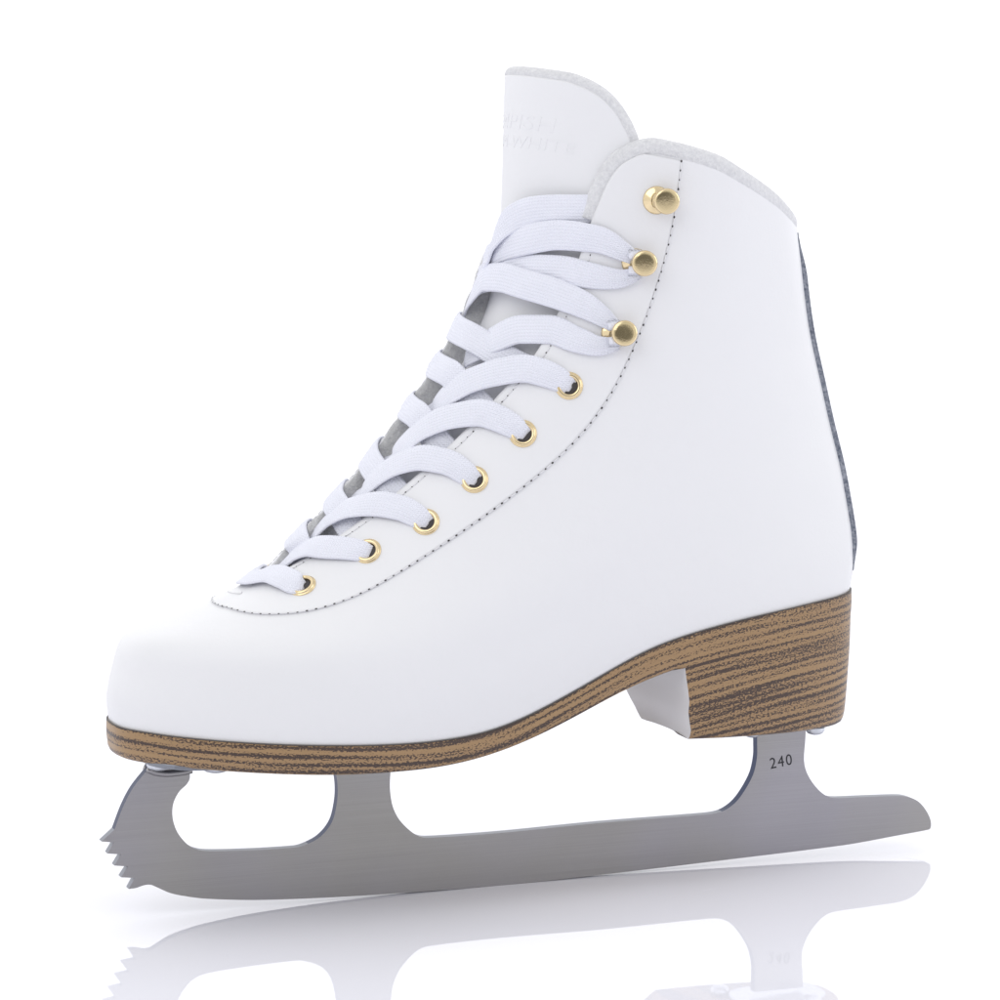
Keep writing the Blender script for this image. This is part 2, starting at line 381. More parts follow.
# ------------------------------------------------------------------ upper
def shell(name, off, m, cols=110, far=True, near=True, thick=None, vmax=1.0, parent=root):
    vr = np.unique(np.r_[np.linspace(0, v_start, 60), v_start+(1-v_start)*(1-np.cos(np.linspace(0, np.pi, 130)))/2])
    c = np.linspace(0, 1, cols); V, Fc, o = [], [], 0
    for side in (0, 1):
        ue = u_edge(vr) if side == 0 else u_edge_far(vr)
        U = c[None, :]*ue[:, None]; Vv = np.broadcast_to(vr[:, None], U.shape)
        Uu = U if side == 0 else 2-U
        P = S(Uu, Vv); n = SN(np.clip(Uu, .001, 1.999), Vv)
        h = np.full(U.shape, off)
        if side == 1: h = h+flare(ue[:, None]-U, Vv)
        P = P+n*h[..., None]
        # keep the centre line on the plane of symmetry
        P[:, 0, 1] = 0
        for r in range(len(vr)):
            if vr[r] <= v_start: P[r, -1, 1] = 0
        V.append(P.reshape(-1, 3)); Fc += grid_faces(len(vr), cols, o); o += U.size
    ob = mesh_obj(name, np.concatenate(V), Fc, m, parent, merge=1e-5)
    return ob
upper = shell('upper', 0, M_leather)
# outward normals for the solidify
def orient(ob):
    me = ob.data; n = 0
    for p in me.polygons[:2000]:
        if p.center.y < -.02: n += 1 if p.normal.y < 0 else -1
    if n < 0: me.flip_normals()
orient(upper)
so = upper.modifiers.new('thickness', 'SOLIDIFY'); so.thickness = .0007; so.offset = -1
lining = shell('lining', -.00075, M_lining); orient(lining)
so = lining.modifiers.new('thickness', 'SOLIDIFY'); so.thickness = .0016; so.offset = -1

# raw felt edge of the far flap, standing up beside the tongue
vw = np.linspace(v_start+.03, .86, 160); uw = 2-u_edge_far(vw)
fade = sm(vw, v_start+.03, v_start+.08)*(1-sm(vw, .80, .86))
wr = []
Pw = S(uw, vw); nw = SN(uw, vw); tw = np.gradient(Pw, axis=0); tw /= np.linalg.norm(tw, axis=1, keepdims=True); aw = np.cross(tw, nw)
if np.sum(aw[:, 1]) < 0: aw = -aw
top = flare(0*vw, vw)+.0006*fade+.00025*np.sin(vw*170)*fade
for hh, oo in ((0.0, -.0001), (.35, -.0004), (.75, -.0006), (.93, -.0003), (1.0, .0003), (.93, .0010), (.5, .0012)):
    lo = -.0048*fade-.0004; wr.append(Pw+nw*(lo+(top-lo)*hh)[:, None]+aw*oo)
felt_edge = mesh_obj('flap_felt_edge', np.stack(wr, 1).reshape(-1, 3), grid_faces(160, 7), M_lining, root)

# ------------------------------------------------------------------ seam and facing panel
SEAM = [(212, 602), (224, 607), (240, 612), (262, 615.5), (300, 614), (330, 607), (370, 590), (400, 572), (450, 540), (500, 505), (540, 474), (575, 442), (600, 411), (620, 378), (637, 340), (655, 290), (668, 245), (676, 205), (681, 162)]
sq = [trace(*p) for p in SEAM]
sq = np.array([q for q in sq if q is not None]); sq[-1, 1] = .995
def side_u(q, far): q = q.copy(); q[:, 0] = 2-q[:, 0] if far else q[:, 0]; return q
seam_uv = path(np.c_[sq], 260)
for _ in range(60): seam_uv[1:-1] = (seam_uv[:-2]+2*seam_uv[1:-1]+seam_uv[2:])/4
vt = np.linspace(v_start+.0005, .995, 400); et = np.c_[u_edge(vt), vt]
edge_uv = path(et, 260); edge_far = path(np.c_[u_edge_far(vt), vt], 260)
FT = .00045
for far in (False, True):
    K = side_u(seam_uv, far); E = side_u(edge_far if far else edge_uv, far); rr = 26
    t = np.linspace(0, 1, rr)
    U = K[:, None, 0]*(1-t)+E[:, None, 0]*t; Vq = K[:, None, 1]*(1-t)+E[:, None, 1]*t
    P = S(U, Vq); n = SN(U, Vq)
    h = np.full(U.shape, FT)
    if far: h = h+flare(u_edge_far(Vq)-(2-U), Vq)
    top = P+n*h[..., None]; bot = P+n*(h-FT*.98)[..., None]
    grid = np.concatenate([bot[:, :1], top, bot[:, -1:]], 1)
    ob = mesh_obj('facing_panel', grid.reshape(-1, 3), grid_faces(260, rr+2), M_leather, root)
    orient(ob)

def surf(q, h, far=False):
    q = np.atleast_2d(q); P = S(q[:, 0], q[:, 1]); n = SN(q[:, 0], q[:, 1])
    hh = np.full(len(q), h) if np.isscalar(h) else np.array(h)
    if far: hh = hh+flare(u_edge_far(q[:, 1])-(2-q[:, 0]), q[:, 1])
    return P+n*hh[:, None], n
def resample(P, step):
    d = np.r_[0, np.cumsum(np.linalg.norm(np.diff(P, axis=0), axis=1))]; n = max(2, int(d[-1]/step)); t = np.linspace(0, d[-1], n+1)
    return np.stack([np.interp(t, d, P[:, k]) for k in range(3)], 1), t
def tube(P, r, nseg=6, r2=None, nrm=None):
    P = np.array(P); T = np.gradient(P, axis=0); T /= np.linalg.norm(T, axis=1, keepdims=True)+1e-12
    V = []; prev = nrm[0] if nrm is not None else np.array([0, 0, 1.])
    for i in range(len(P)):
        a = nrm[i] if nrm is not None else prev
        a = a-T[i]*(a@T[i]); a /= np.linalg.norm(a)+1e-12; prev = a; b = np.cross(T[i], a)
        for k in range(nseg):
            an = 2*math.pi*k/nseg; V.append(P[i]+a*math.cos(an)*r+b*math.sin(an)*(r2 or r))
    F = grid_faces(len(P), nseg, 0, True)
    F.append(tuple(range(nseg))); F.append(tuple(len(V)-nseg+k for k in range(nseg)))
    return V, F
def join(parts):
    V, F = [], []
    for v, f in parts: F += [tuple(i+len(V) for i in q) for q in f]; V += list(v)
    return V, F
def stitches(P, Nn, step, hole, name='seam_stitching', groove=True):
    Q, t = resample(P, step); Qn, _ = resample(Nn+P*0, step) if False else (None, None)
    d = np.r_[0, np.cumsum(np.linalg.norm(np.diff(P, axis=0), axis=1))]
    nn = np.stack([np.interp(t, d, Nn[:, k]) for k in range(3)], 1)
    holes, thr = [], []
    for i in range(len(Q)):
        a = nn[i]/np.linalg.norm(nn[i]); Tn = Q[min(i+1, len(Q)-1)]-Q[max(i-1, 0)]; Tn /= np.linalg.norm(Tn); b = np.cross(a, Tn)
        s = hole*random.uniform(.8, 1.2)
        ring = [Q[i]+a*.00012+(Tn*math.cos(k*math.pi/4)*s*1.15+b*math.sin(k*math.pi/4)*s*.85) for k in range(8)]
        holes.append((ring+[Q[i]+a*.00016], [(k, (k+1) % 8, 8) for k in range(8)]))
        if i < len(Q)-1:
            seg = [Q[i]*(1-x)+Q[i+1]*x+nn[i]*(.00002+.00013*math.sin(math.pi*x)) for x in (.16, .33, .5, .67, .84)]
            thr.append(tube(seg, .00015, 6))
    v, f = join(thr); st = mesh_obj(name, v, f, M_leather, root)
    v, f = join(holes); ho = mesh_obj('needle_holes', v, f, M_dark, st)
    # fine pressed line under the stitches
    if groove:
        v, f = tube(P-Nn*.00006+Nn*.0000, .00011, 6); mesh_obj('seam_line', v, f, M_thread, st)
for far in (False, True):
    P, n = surf(side_u(seam_uv, far), FT*.9, far); stitches(P, n, .0027, .00029)
    e2 = (edge_far if far else edge_uv).copy(); e2[:, 0] -= .019*sm(np.linspace(0, 1, 260), .0, .06)+.002
    e2 = e2[(e2[:, 1] > v_start+.03) & (e2[:, 1] < .865)]
    P, n = surf(side_u(e2, far), FT*1.05, far); stitches(P, n, .0024, .00021, groove=False)
    vv = np.linspace(.93, .93, 2)
# thread bar at the foot of the throat
q0 = trace(226, 597); 
if q0 is not None:
    bars = []
    for p0, p1 in (((229, 592), (241, 595.5)), ((230, 590.6), (242.5, 593.6)), ((241, 595.5), (242.5, 593.6)), ((231, 589.3), (243, 592))):
        a = trace(*p0); b_ = trace(*p1)
        if a is None or b_ is None: continue
        qq = np.linspace(a, b_, 6); P, n = surf(qq, FT+.0001); bars.append(tube(P, .00028, 6))
    if bars: v, f = join(bars); mesh_obj('bar_tack', v, f, M_leather, root)

# ------------------------------------------------------------------ collar roll
def sweep_band(q, name, m, r1, r2, off_out, off_n, far=False, parent=root):
    P, n = surf(q, 0, far)
    T = np.gradient(P, axis=0); T /= np.linalg.norm(T, axis=1, keepdims=True)
    out = np.cross(T, n); c = S(np.array([.5]), np.array([.6]))[0]
    if np.sum(out*(P-c)) < 0: out = -out
    ctr = P+out*off_out+n*off_n
    v, f = tube(ctr, r1, 14, r2, n); return v, f
te = np.linspace(0, 1, 200)
v_c0 = .90
vs_ = np.linspace(v_c0, 1.0, 260); qe = np.c_[u_edge(vs_), vs_]
qt = np.c_[np.linspace(qe[-1, 0], 0.0, 200), np.full(200, 1.0)]
qc = np.r_[qe, qt[1:]]
Pn, nn_ = surf(qc, 0)
qf = qc[::-1][1:].copy(); qf[:, 0] = 2-qf[:, 0]
Pf, nf_ = surf(qf, 0, True)
PP = np.r_[Pn, Pf]; NN = np.r_[nn_, nf_]
d = np.r_[0, np.cumsum(np.linalg.norm(np.diff(PP, axis=0), axis=1))]; tt = np.linspace(0, d[-1], 320)
PP = np.stack([np.interp(tt, d, PP[:, k]) for k in range(3)], 1); NN = np.stack([np.interp(tt, d, NN[:, k]) for k in range(3)], 1)
for _ in range(6):
    PP[1:-1] = (PP[:-2]+2*PP[1:-1]+PP[2:])/4; NN[1:-1] = (NN[:-2]+2*NN[1:-1]+NN[2:])/4
NN /= np.linalg.norm(NN, axis=1, keepdims=True)
T = np.gradient(PP, axis=0); T /= np.linalg.norm(T, axis=1, keepdims=True)
OUT = np.cross(T, NN); cc_ = S(np.array([.35]), np.array([.5]))[0]*np.array([1, 0, 1])
if np.sum(OUT*(PP-cc_)) < 0: OUT = -OUT
v, f = tube(PP+OUT*.0012-NN*.0019, .0022, 16, .0031, NN)
collar = mesh_obj('collar_padding', v, f, M_felt, root)
# ------------------------------------------------------------------ backstay: a grey felt strip with a white cover up the back seam
vb = np.linspace(.10, .985, 140)
wb = sm(vb, .10, .22)*(1-sm(vb, .86, .985)); nb = 25
rows = []
_ug = np.linspace(.004, .5, 300)
for k, vv in enumerate(vb):
    # the near edge of the strip runs just in front of the profile of the heel
    Pg = S(_ug, np.full(300, vv)); ng = SN(_ug, np.full(300, vv)); vis = np.sum(ng*(CAM-Pg), 1)
    hw = _ug[int(np.argmax(vis > 0))]+.012
    cu = np.linspace(-hw, hw, nb); far = cu > 0; u = np.abs(cu)
    uu = np.clip(np.where(far, 2-u, u), .0005, 1.9995); th = .0003+.0012*wb[k]
    P = S(uu, np.full(nb, vv)); n = SN(uu, np.full(nb, vv)); P[nb//2, 1] = 0; n[nb//2] = np.array([abs(n[nb//2-1][0]), 0, n[nb//2-1][2]])
    rows.append(np.concatenate([P[:1]-n[:1]*.0003, P+n*th, P[-1:]-n[-1:]*.0003]))
rows = np.array(rows)
bs = mesh_obj('backstay', rows.reshape(-1, 3), grid_faces(140, nb+2), M_backfelt, root)

# ------------------------------------------------------------------ tongue
TOFF = -.0027
TOP = [(503.5, 90), (512, 85), (525, 81), (542, 79), (560, 80.5), (580, 87), (597, 96), (612, 110), (622, 125), (630, 142), (634, 160), (636, 178)]
tq = [trace(*p) for p in TOP]
tq = [q for q in tq if q is not None and q[0] < .999]
tu = [1.0]; tv = [tq[0][1]]
for q in tq:
    if q[0] < tu[-1]-.004: tu.append(q[0]); tv.append(q[1])
tv = list(np.maximum.accumulate(np.array(tv)[::-1])[::-1]); ftop = pchip(tu[::-1], tv[::-1]); u_t0 = tu[-1]
def tongue_top(u): return ftop(np.where(u > 1, 2-u, u))
nu_, nv_ = 121, 150
k_ = np.linspace(-1, 1, nu_); uu = 1-k_*(1-u_t0)*(1-.0*np.abs(k_))
U = np.broadcast_to(uu[None, :], (nv_, nu_)); tt_ = np.linspace(0, 1, nv_)[:, None]
v0_ = v_start+.015
Vt = v0_+(tongue_top(U)-v0_)*tt_
def tongue_off(V): return TOFF-.0016*sm(V, .50, .60)*(1-sm(V, .72, .85))
P = S(U, Vt)+SN(U, Vt)*tongue_off(Vt)[..., None]
tongue = mesh_obj('tongue', P.reshape(-1, 3), grid_faces(nv_, nu_), M_tongue, root)
me = tongue.data
if sum((1 if p.normal.x < 0 else -1) for p in me.polygons if abs(p.center.y) < .01) < 0: me.flip_normals()
so = tongue.modifiers.new('thickness', 'SOLIDIFY'); so.thickness = .003; so.offset = -1
# felt trim round the top of the tongue
rimP = P[-1]; rimN = SN(U[-1], Vt[-1])
d = np.r_[0, np.cumsum(np.linalg.norm(np.diff(rimP, axis=0), axis=1))]; t2 = np.linspace(0, d[-1], 160)
rP = np.stack([np.interp(t2, d, rimP[:, k]) for k in range(3)], 1); rN = np.stack([np.interp(t2, d, rimN[:, k]) for k in range(3)], 1)
for _ in range(4): rP[1:-1] = (rP[:-2]+2*rP[1:-1]+rP[2:])/4
T = np.gradient(rP, axis=0); T /= np.linalg.norm(T, axis=1, keepdims=True); O = np.cross(T, rN)
if np.sum(O[:, 2]) < 0: O = -O
v, f = tube(rP+O*.0006-rN*.0022, .0023, 14, .0021, rN)
mesh_obj('tongue_trim', v, f, M_felt, tongue)

# embossed lettering on the tongue
def text_mesh(body, size, ext=0.0, res=3, shear=0.0, space=1.0, off=0.0):
    cu_ = bpy.data.curves.new('lettering', 'FONT'); cu_.body = body; cu_.size = size; cu_.extrude = ext; cu_.resolution_u = res
    cu_.align_x = 'CENTER'; cu_.align_y = 'CENTER'; cu_.shear = shear; cu_.space_character = space; cu_.offset = off
    ob = bpy.data.objects.new('lettering', cu_); C.objects.link(ob)
    bpy.context.view_layer.update()
    me = bpy.data.meshes.new_from_object(ob.evaluated_get(bpy.context.evaluated_depsgraph_get()))
    bpy.data.objects.remove(ob); return me
def dense(me, mx):
    bm = bmesh.new(); bm.from_mesh(me)
    bmesh.ops.triangulate(bm, faces=bm.faces)
    for _ in range(4):
        es = [e for e in bm.edges if e.calc_length() > mx]
        if not es: break
        bmesh.ops.subdivide_edges(bm, edges=es, cuts=1)
        bmesh.ops.triangulate(bm, faces=bm.faces)
    return bm
def emboss(body, cpx, size, hgt, shear, sx, name='embossed_lettering'):
    vc = trace(*cpx)[1]
    me = text_mesh(body, size, hgt, 3, shear, 1.05); bm = dense(me, .0012)
    # arc length scale across the tongue at this height
    us = np.linspace(.55, 1.45, 200); cP = S(us, np.full(200, vc)); dd = np.r_[0, np.cumsum(np.linalg.norm(np.diff(cP, axis=0), axis=1))]; dd -= np.interp(1.0, us, dd)
    vz = np.linalg.norm(S(np.array([1.]), np.array([vc+.02]))[0]-S(np.array([1.]), np.array([vc-.02]))[0])/.04
    for vt_ in bm.verts:
        vt_.co.x *= sx
        u = np.interp(-vt_.co.x, -dd[::-1], us[::-1]) if False else np.interp(-vt_.co.x, dd, us)
        # tilt: constant height on screen
        v_ = vc+vt_.co.y/vz
        p = S(np.array([u]), np.array([v_]))[0]; n = SN(np.array([u]), np.array([v_]))[0]
        h = float(tongue_off(np.array([v_]))[0])+vt_.co.z*.9
        vt_.co = Vector(p+n*h)
    me2 = bpy.data.meshes.new(name); bm.to_mesh(me2); bm.free(); me2.materials.append(M_tongue)
    ob = bpy.data.objects.new(name, me2); C.objects.link(ob); ob.parent = tongue
emboss('TEMPISH', (530, 124), .0060, .00012, .15, 1.85)
emboss('DREAM WHITE', (530, 144), .0050, .00012, .15, 1.65)

# ------------------------------------------------------------------ sole
SB = [(107, 750), (118, 756), (150, 764), (200, 769.5), (260, 773.5), (340, 775), (390, 772.5), (440, 767), (490, 755), (540, 735), (590, 709), (630, 688), (683, 667), (740, 651), (843, 628)]
fbot, sbx = outline_z(SB, .001)
nO = 240
ou = np.linspace(0, 2, nO, endpoint=False); OL = S(ou, np.zeros(nO)); OL[0, 1] = 0
Tn = np.roll(OL, -1, 0)-np.roll(OL, 1, 0); on = np.stack([Tn[:, 1], -Tn[:, 0], 0*Tn[:, 0]], 1); on /= np.linalg.norm(on, axis=1, keepdims=True)
if np.sum(on[:, :2]*(OL[:, :2]-OL[:, :2].mean(0))) < 0: on = -on
xmin, xmax = OL[:, 0].min(), OL[:, 0].max()
X_BREAST = at(683, 667, -.028)[0]
def ring(inset, fr):
    P = OL+on*((inset if inset > 0 or fr < .5 else inset)*1.0 if False else np.where((OL[:, 0] > X_BREAST-.002) & (fr > .5) & (inset > -.002), .0006, inset))[:, None]; xx = OL[:, 0]
    zt = fsole(OL[:, 0])+.0006; zb = fbot(xx); P = P.copy(); P[:, 2] = zt+(zb-zt)*fr; return P
L = [( -.003, -.06), (.0004, -.03), (.0008, .0), (.0009, .25), (.0008, .5), (.0005, .8), (.0, .93), (-.0012, 1.0), (-.010, 1.0), (-.022, 1.0)]
R = [ring(a, b) for a, b in L]
slen = np.r_[0, np.cumsum(np.linalg.norm(np.diff(np.r_[OL, OL[:1]], axis=0), axis=1))][:-1]
_half = np.linspace(0, 1, 500); _hp = S(_half, np.zeros(500)); _hs = np.r_[0, np.cumsum(np.linalg.norm(np.diff(_hp[:, :2], axis=0), axis=1))]
fslen = lambda u: np.interp(np.where(u > 1, 2-u, u), _half, _hs)+np.where(u > 1, .7, 0)*0
slen = fslen(ou)
uv = []
for (a, b), r in zip(L, R):
    zt = fsole(OL[:, 0]); uv += [(slen[k], zt[k]-r[k, 2]) for k in range(nO)]
V = np.concatenate(R); Fc = grid_faces(len(R), nO, 0, True)
Fc.append(tuple(range(nO))); Fc.append(tuple(len(V)-nO+k for k in range(nO)))
sole = mesh_obj('sole', V, Fc, M_wood, root, uvs=uv); sharp(sole, 40)
# thin dark welt shadow line, modelled as a dark-coloured tube, between upper and sole
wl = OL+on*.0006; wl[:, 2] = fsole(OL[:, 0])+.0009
v, f = tube(np.r_[wl, wl[:1]], .00022, 6); mesh_obj('welt_shadow_line', v, f, plain('welt_shadow_dark', (.10, .09, .085), .6), root)

# ------------------------------------------------------------------ heel
hn = at(683, 667, -.028); hb = at(692, 739, -.027); hbb = at(840, 721, -.004)
xb_t, xb_b = hn[0], hb[0]
z_bn, z_bb = hb[2]-.0006, hbb[2]+.0004
zb_bot = lambda x: z_bn+(z_bb-z_bn)*(x-xb_b)/(hbb[0]-xb_b)
def heel_ring(fr, inset, cham):
    # side part of the outline from the breast, round the back
    xb = xb_t+(xb_b-xb_t)*fr
    pts = []
    m_ = 90
    # outline in order: near breast corner -> back -> far breast corner
    iu = np.linspace(-.62, .62, 600); uu_ = np.where(iu < 0, -iu, 2-iu); uu_ = np.clip(uu_, 0, 2)
    P = S(uu_, np.zeros(600)); P[np.abs(iu) < 1e-3, 1] = 0
    Tt = np.gradient(P, axis=0); nn = np.stack([Tt[:, 1], -Tt[:, 0], 0*Tt[:, 0]], 1); nn /= np.linalg.norm(nn, axis=1, keepdims=True)+1e-12
    if np.sum(nn[:, :2]*(P[:, :2]-P[:, :2].mean(0))) < 0: nn = -nn
    Q = P+nn*(.0007-inset); kq = Q[:, 0] >= xb; ku = uu_[kq]
    Q = Q[kq]
    d = np.r_[0, np.cumsum(np.linalg.norm(np.diff(Q[:, :2], axis=0), axis=1))]; t = np.linspace(0, d[-1], m_)
    Q = np.stack([np.interp(t, d, Q[:, k]) for k in range(3)], 1); ku = np.interp(t, d, fslen(ku))
    if cham > 0:
        wgt = np.clip(1-(Q[:, 0]-xb)/.011, 0, 1); Q[:, 1] *= 1-np.where(Q[:, 1] > 0, cham, cham*.08)*wgt
    # concave breast back to the start
    br = []
    for k in range(1, 12):
        a = k/12; p = Q[-1]*(1-a)+Q[0]*a; p = p.copy(); p[0] += .0016*math.sin(math.pi*a); br.append(p)
    A = np.concatenate([Q, np.array(br)])
    xx = A[:, 0]; zt = fbot(xx)+.0015
    A[:, 2] = zt+(zb_bot(A[:, 0])-zt)*fr
    return A, np.r_[ku, np.full(11, ku[-1])]
HL = [(0, .0001, 0), (.2, .0002, 0), (.35, .0004, 0), (.5, .0007, .08), (.65, .001, .20), (.78, .0013, .31), (.88, .0016, .40), (.94, .0020, .47), (.98, .0026, .52), (1.0, .0036, .55), (1.0, .012, .55)]
V, uv, nr = [], [], 0
for fr, ins, ch in HL:
    A, t = heel_ring(fr, ins, ch); nr = len(A)
    zt = fsole(A[:, 0]); V.append(A); uv += [(t[k], (zt[k]-A[k, 2])) for k in range(nr)]
V = np.concatenate(V); Fc = grid_faces(len(HL), nr, 0, True); Fc.append(tuple(len(V)-nr+k for k in range(nr)))
mi = [1 if (q[0] % nr) >= 89 else 0 for q in Fc[:-1]]+[0]
M_breast = plain('heel_breast_cover', (.72, .71, .72), .35)
heel = mesh_obj('heel', V, Fc, [M_wood, M_breast], root, uvs=uv, midx=mi); sharp(heel, 32)

# ------------------------------------------------------------------ blade
BT = .0015   # half thickness
OUTL = [(148, 757), (148, 769), (133, 788), (123, 807), (114.5, 829.6), (101.6, 841.6), (114, 842.5), (107.5, 853.6), (121, 854.4), (114.4, 865.6), (128, 866.4), (121, 877.3), (134.7, 878), (128.8, 889), (136, 888), (144, 885.3), (150.4, 884.8), (156.8, 887.2), (169.6, 892.8), (184, 896), (206, 898.7), (256.4, 900), (332, 897.4), (416, 892), (500, 885.5), (600, 875), (740, 858.2), (845, 845), (897.5, 835.5), (929, 829.5), (930.9, 826.7), (930.7, 820.7), (927, 812), (920, 803), (911.5, 798), (901, 796), (866, 797), (834.5, 798), (824, 794.5), (813.5, 784), (806.5, 771.7), (804, 759.5), (805.2, 742), (806, 727), (757, 731), (757.2, 744), (757, 757), (753.5, 773.5), (745, 790), (735, 803), (722, 811.5), (706, 814.5), (600, 823), (500, 833), (428.6, 837.8), (416, 835), (401, 821.8), (393, 807), (390, 788), (391, 764), (334.5, 766), (337.5, 784), (337, 802), (332, 822), (320, 837), (302.6, 846), (290, 848), (248, 850.4), (206, 851), (191, 847), (178.7, 834.4), (173, 819.7), (173, 805), (178.7, 792.4), (187, 784), (190, 777), (188, 757)]
SHARP = set(range(4, 14)) | {0, 1, 43, 44, 59, 60, len(OUTL)-1}
def outline(pts, sharp_i, per=6):
    pts = np.array(pts, float); n = len(pts); out = []
    for i in range(n):
        p0, p1, p2, p3 = pts[i-1], pts[i], pts[(i+1) % n], pts[(i+2) % n]
        m1 = (p2-p0)/2 if i not in sharp_i else (p2-p1); m2 = (p3-p1)/2 if (i+1) % n not in sharp_i else (p2-p1)
        L0 = np.linalg.norm(p2-p1)
        for m in (m1, m2):
            l = np.linalg.norm(m)
            if l > L0*1.0 and l > 0: m *= L0/l
        k = 1 if (i in sharp_i and (i+1) % n in sharp_i) else per
        for j in range(k):
            t = j/k; out.append((2*t**3-3*t**2+1)*p1+(t**3-2*t**2+t)*m1+(-2*t**3+3*t**2)*p2+(t**3-t**2)*m2)
    return np.array(out)
def flat_plate(name, pts2, y0, y1, m, parent, sharp_i=(), per=6, bev=.00025):
    o2 = outline(pts2, set(sharp_i), per) if per > 1 else np.array(pts2, float)
    A = np.array([at(x, y, y0) for x, y in o2]); bm = bmesh.new()
    f = bm.faces.new([bm.verts.new(p) for p in A]); 
    r = bmesh.ops.extrude_face_region(bm, geom=[f]); vs = [g for g in r['geom'] if isinstance(g, bmesh.types.BMVert)]
    for v_ in vs: v_.co.y += (y1-y0)
    bmesh.ops.recalc_face_normals(bm, faces=bm.faces)
    me = bpy.data.meshes.new(name); bm.to_mesh(me); bm.free(); me.materials.append(m)
    ob = bpy.data.objects.new(name, me); C.objects.link(ob); ob.parent = parent
    return ob
blade = flat_plate('blade', OUTL, -BT, BT, M_steel, root, SHARP)
blade.data.materials.append(plain('edge_dark_reflection', (.035, .045, .09), .35, 1)); blade.data.materials.append(M_dplate)  # dark blue reflection on the ground edges, put into their colour
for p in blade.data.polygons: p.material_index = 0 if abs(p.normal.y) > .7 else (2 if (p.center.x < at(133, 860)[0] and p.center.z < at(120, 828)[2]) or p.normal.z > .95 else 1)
fl.location.z = min(v_.co.z for v_ in blade.data.vertices)-.00002
# screws' plates
def xz_plate(name, x0, x1, half_w, z_of, th, m, parent, roundness=.006):
    pts = []
    for sx, sy, a0 in ((1, 1, 0), (-1, 1, 90), (-1, -1, 180), (1, -1, 270)):
        cx = (x1-roundness) if sx > 0 else (x0+roundness); cy = (half_w-roundness)*sy
        for k in range(7):
            a = math.radians(a0+k*15); pts.append((cx+roundness*math.cos(a), cy+roundness*math.sin(a)))
    n = len(pts); V = [(x, y, z_of(x)+.0008) for x, y in pts]+[(x, y, z_of(x)-th) for x, y in pts]
    F = [tuple(range(n)), tuple(range(2*n-1, n-1, -1))]+[(k, (k+1) % n, n+(k+1) % n, n+k) for k in range(n)]
    ob = mesh_obj(name, V, F, m, parent, smooth=False); bevel(ob, .0003, 2); return ob
zf = lambda x: float(fbot(x))
xa, xbp = at(134, 768)[0], at(392, 772)[0]
toe_plate = xz_plate('toe_plate', xa, xbp, .024, zf, .0007, M_dplate, blade, .012)
hp = xz_plate('heel_plate', at(737, 735)[0], at(822, 728)[0], .011, lambda x: zb_bot(x), .0012, M_plate, blade, .008)
def screw(x, y, z, r=.0036, parent=None):
    V, F = [], []; prof = [(0, -.0017), (.45, -.00165), (.8, -.0012), (1, -.0003), (1, .0006)]
    for a, h in prof:
        for k in range(20): V.append((x+a*r*math.cos(k*math.pi/10)+.00001, y+a*r*math.sin(k*math.pi/10), z+h))
    F = grid_faces(len(prof), 20, 0, True); ob = mesh_obj('screw', V, F, M_plate, parent, merge=1e-6); return ob
for px_ in (216, 316):
    for sy in (-1, 1):
        x = at(px_, 772, -.017)[0]; screw(x, sy*.017, zf(x)-.0008, .0042, toe_plate)
x = at(160, 768, -.014)[0]
for sy in (-1, 1): screw(x, sy*.013, zf(x)-.0008, .0036, toe_plate)
for px_ in (752, 815):
    for sy in (-1, 1):
        x = at(px_, 735, -.011)[0]; screw(x, sy*.011, zb_bot(x)-.0012, .0030, hp)
# weld fillet at the front post
wq = [at(x, y) for x, y in ((146, 768), (155, 771.5), (168, 772.5), (182, 771), (190, 769))]
for sy in (-1, 1):
    W = np.array(wq)+np.array([0, sy*(BT+.0003), 0]); v, f = tube(path(W, 20), .0010, 8); mesh_obj('weld_bead', v, f, M_steel, blade)
# size number on the heel post
tm = text_mesh('240', .0050, .00004, 4, 0, 1.2, 0)
for v_ in tm.vertices: v_.co.x *= .92
ob = bpy.data.objects.new('size_marking', tm); tm.materials.append(M_ink); C.objects.link(ob); ob.parent = blade
c_ = at(781, 762, -BT); a1 = at(771, 764.5, -BT); a2 = at(792, 760, -BT); ang = math.atan2(a2[2]-a1[2], a2[0]-a1[0])
ob.matrix_world = Matrix.Translation((c_[0], -BT-.00003, c_[2])) @ Matrix.Rotation(-ang, 4, 'Y') @ Matrix.Rotation(math.pi/2, 4, 'X')

# ------------------------------------------------------------------ eyelets and hooks
EY = [(569, 386), (523, 434), (474.5, 480), (426, 522.5), (368, 552), (303, 587)]
eq = [trace(*p) for p in EY]
def frame(q, far=False):
    q = np.array(q, float).copy(); 
    if far: q[0] = 2-q[0]
    P, n = surf(q[None], FT, far); P, n = P[0], n[0]
    if n[1]*(-1 if not far else 1) < 0: n = -n
    b = np.array([1., 0, 0]); b = b-n*(b@n); b /= np.linalg.norm(b); c = np.cross(n, b)
    return P, n, b, c
def lathe(P, n, b, c, prof, seg=32):
    V = []
    for r, h in prof:
        for k in range(seg): a = 2*math.pi*k/seg; V.append(P+n*h+(b*math.cos(a)+c*math.sin(a))*r)
    return V, grid_faces(len(prof), seg, 0, True)
for far in (False, True):
    for q in eq:
        fr_ = frame(q, far)
        prof = [(.0040, -.0002), (.0041, .0001), (.0039, .0004), (.0037, .00035)]
        prof += [(.0031+.0006*math.cos(a), .0004+.00055*math.sin(a)) for a in np.linspace(.2, math.pi, 10)]+[(.0024, .0001)]
        v, f = lathe(*fr_, prof); e = mesh_obj('eyelet', v, f, M_gold, root)
        v, f = lathe(*fr_, [(.0026, .00012), (.001, .0001), (.00002, .0001)]); mesh_obj('eyelet_hole', v, f, M_dark, e)
HK = [(656.5, 200), (635.5, 262.5), (615, 334)]
hq = [trace(*p) for p in HK]
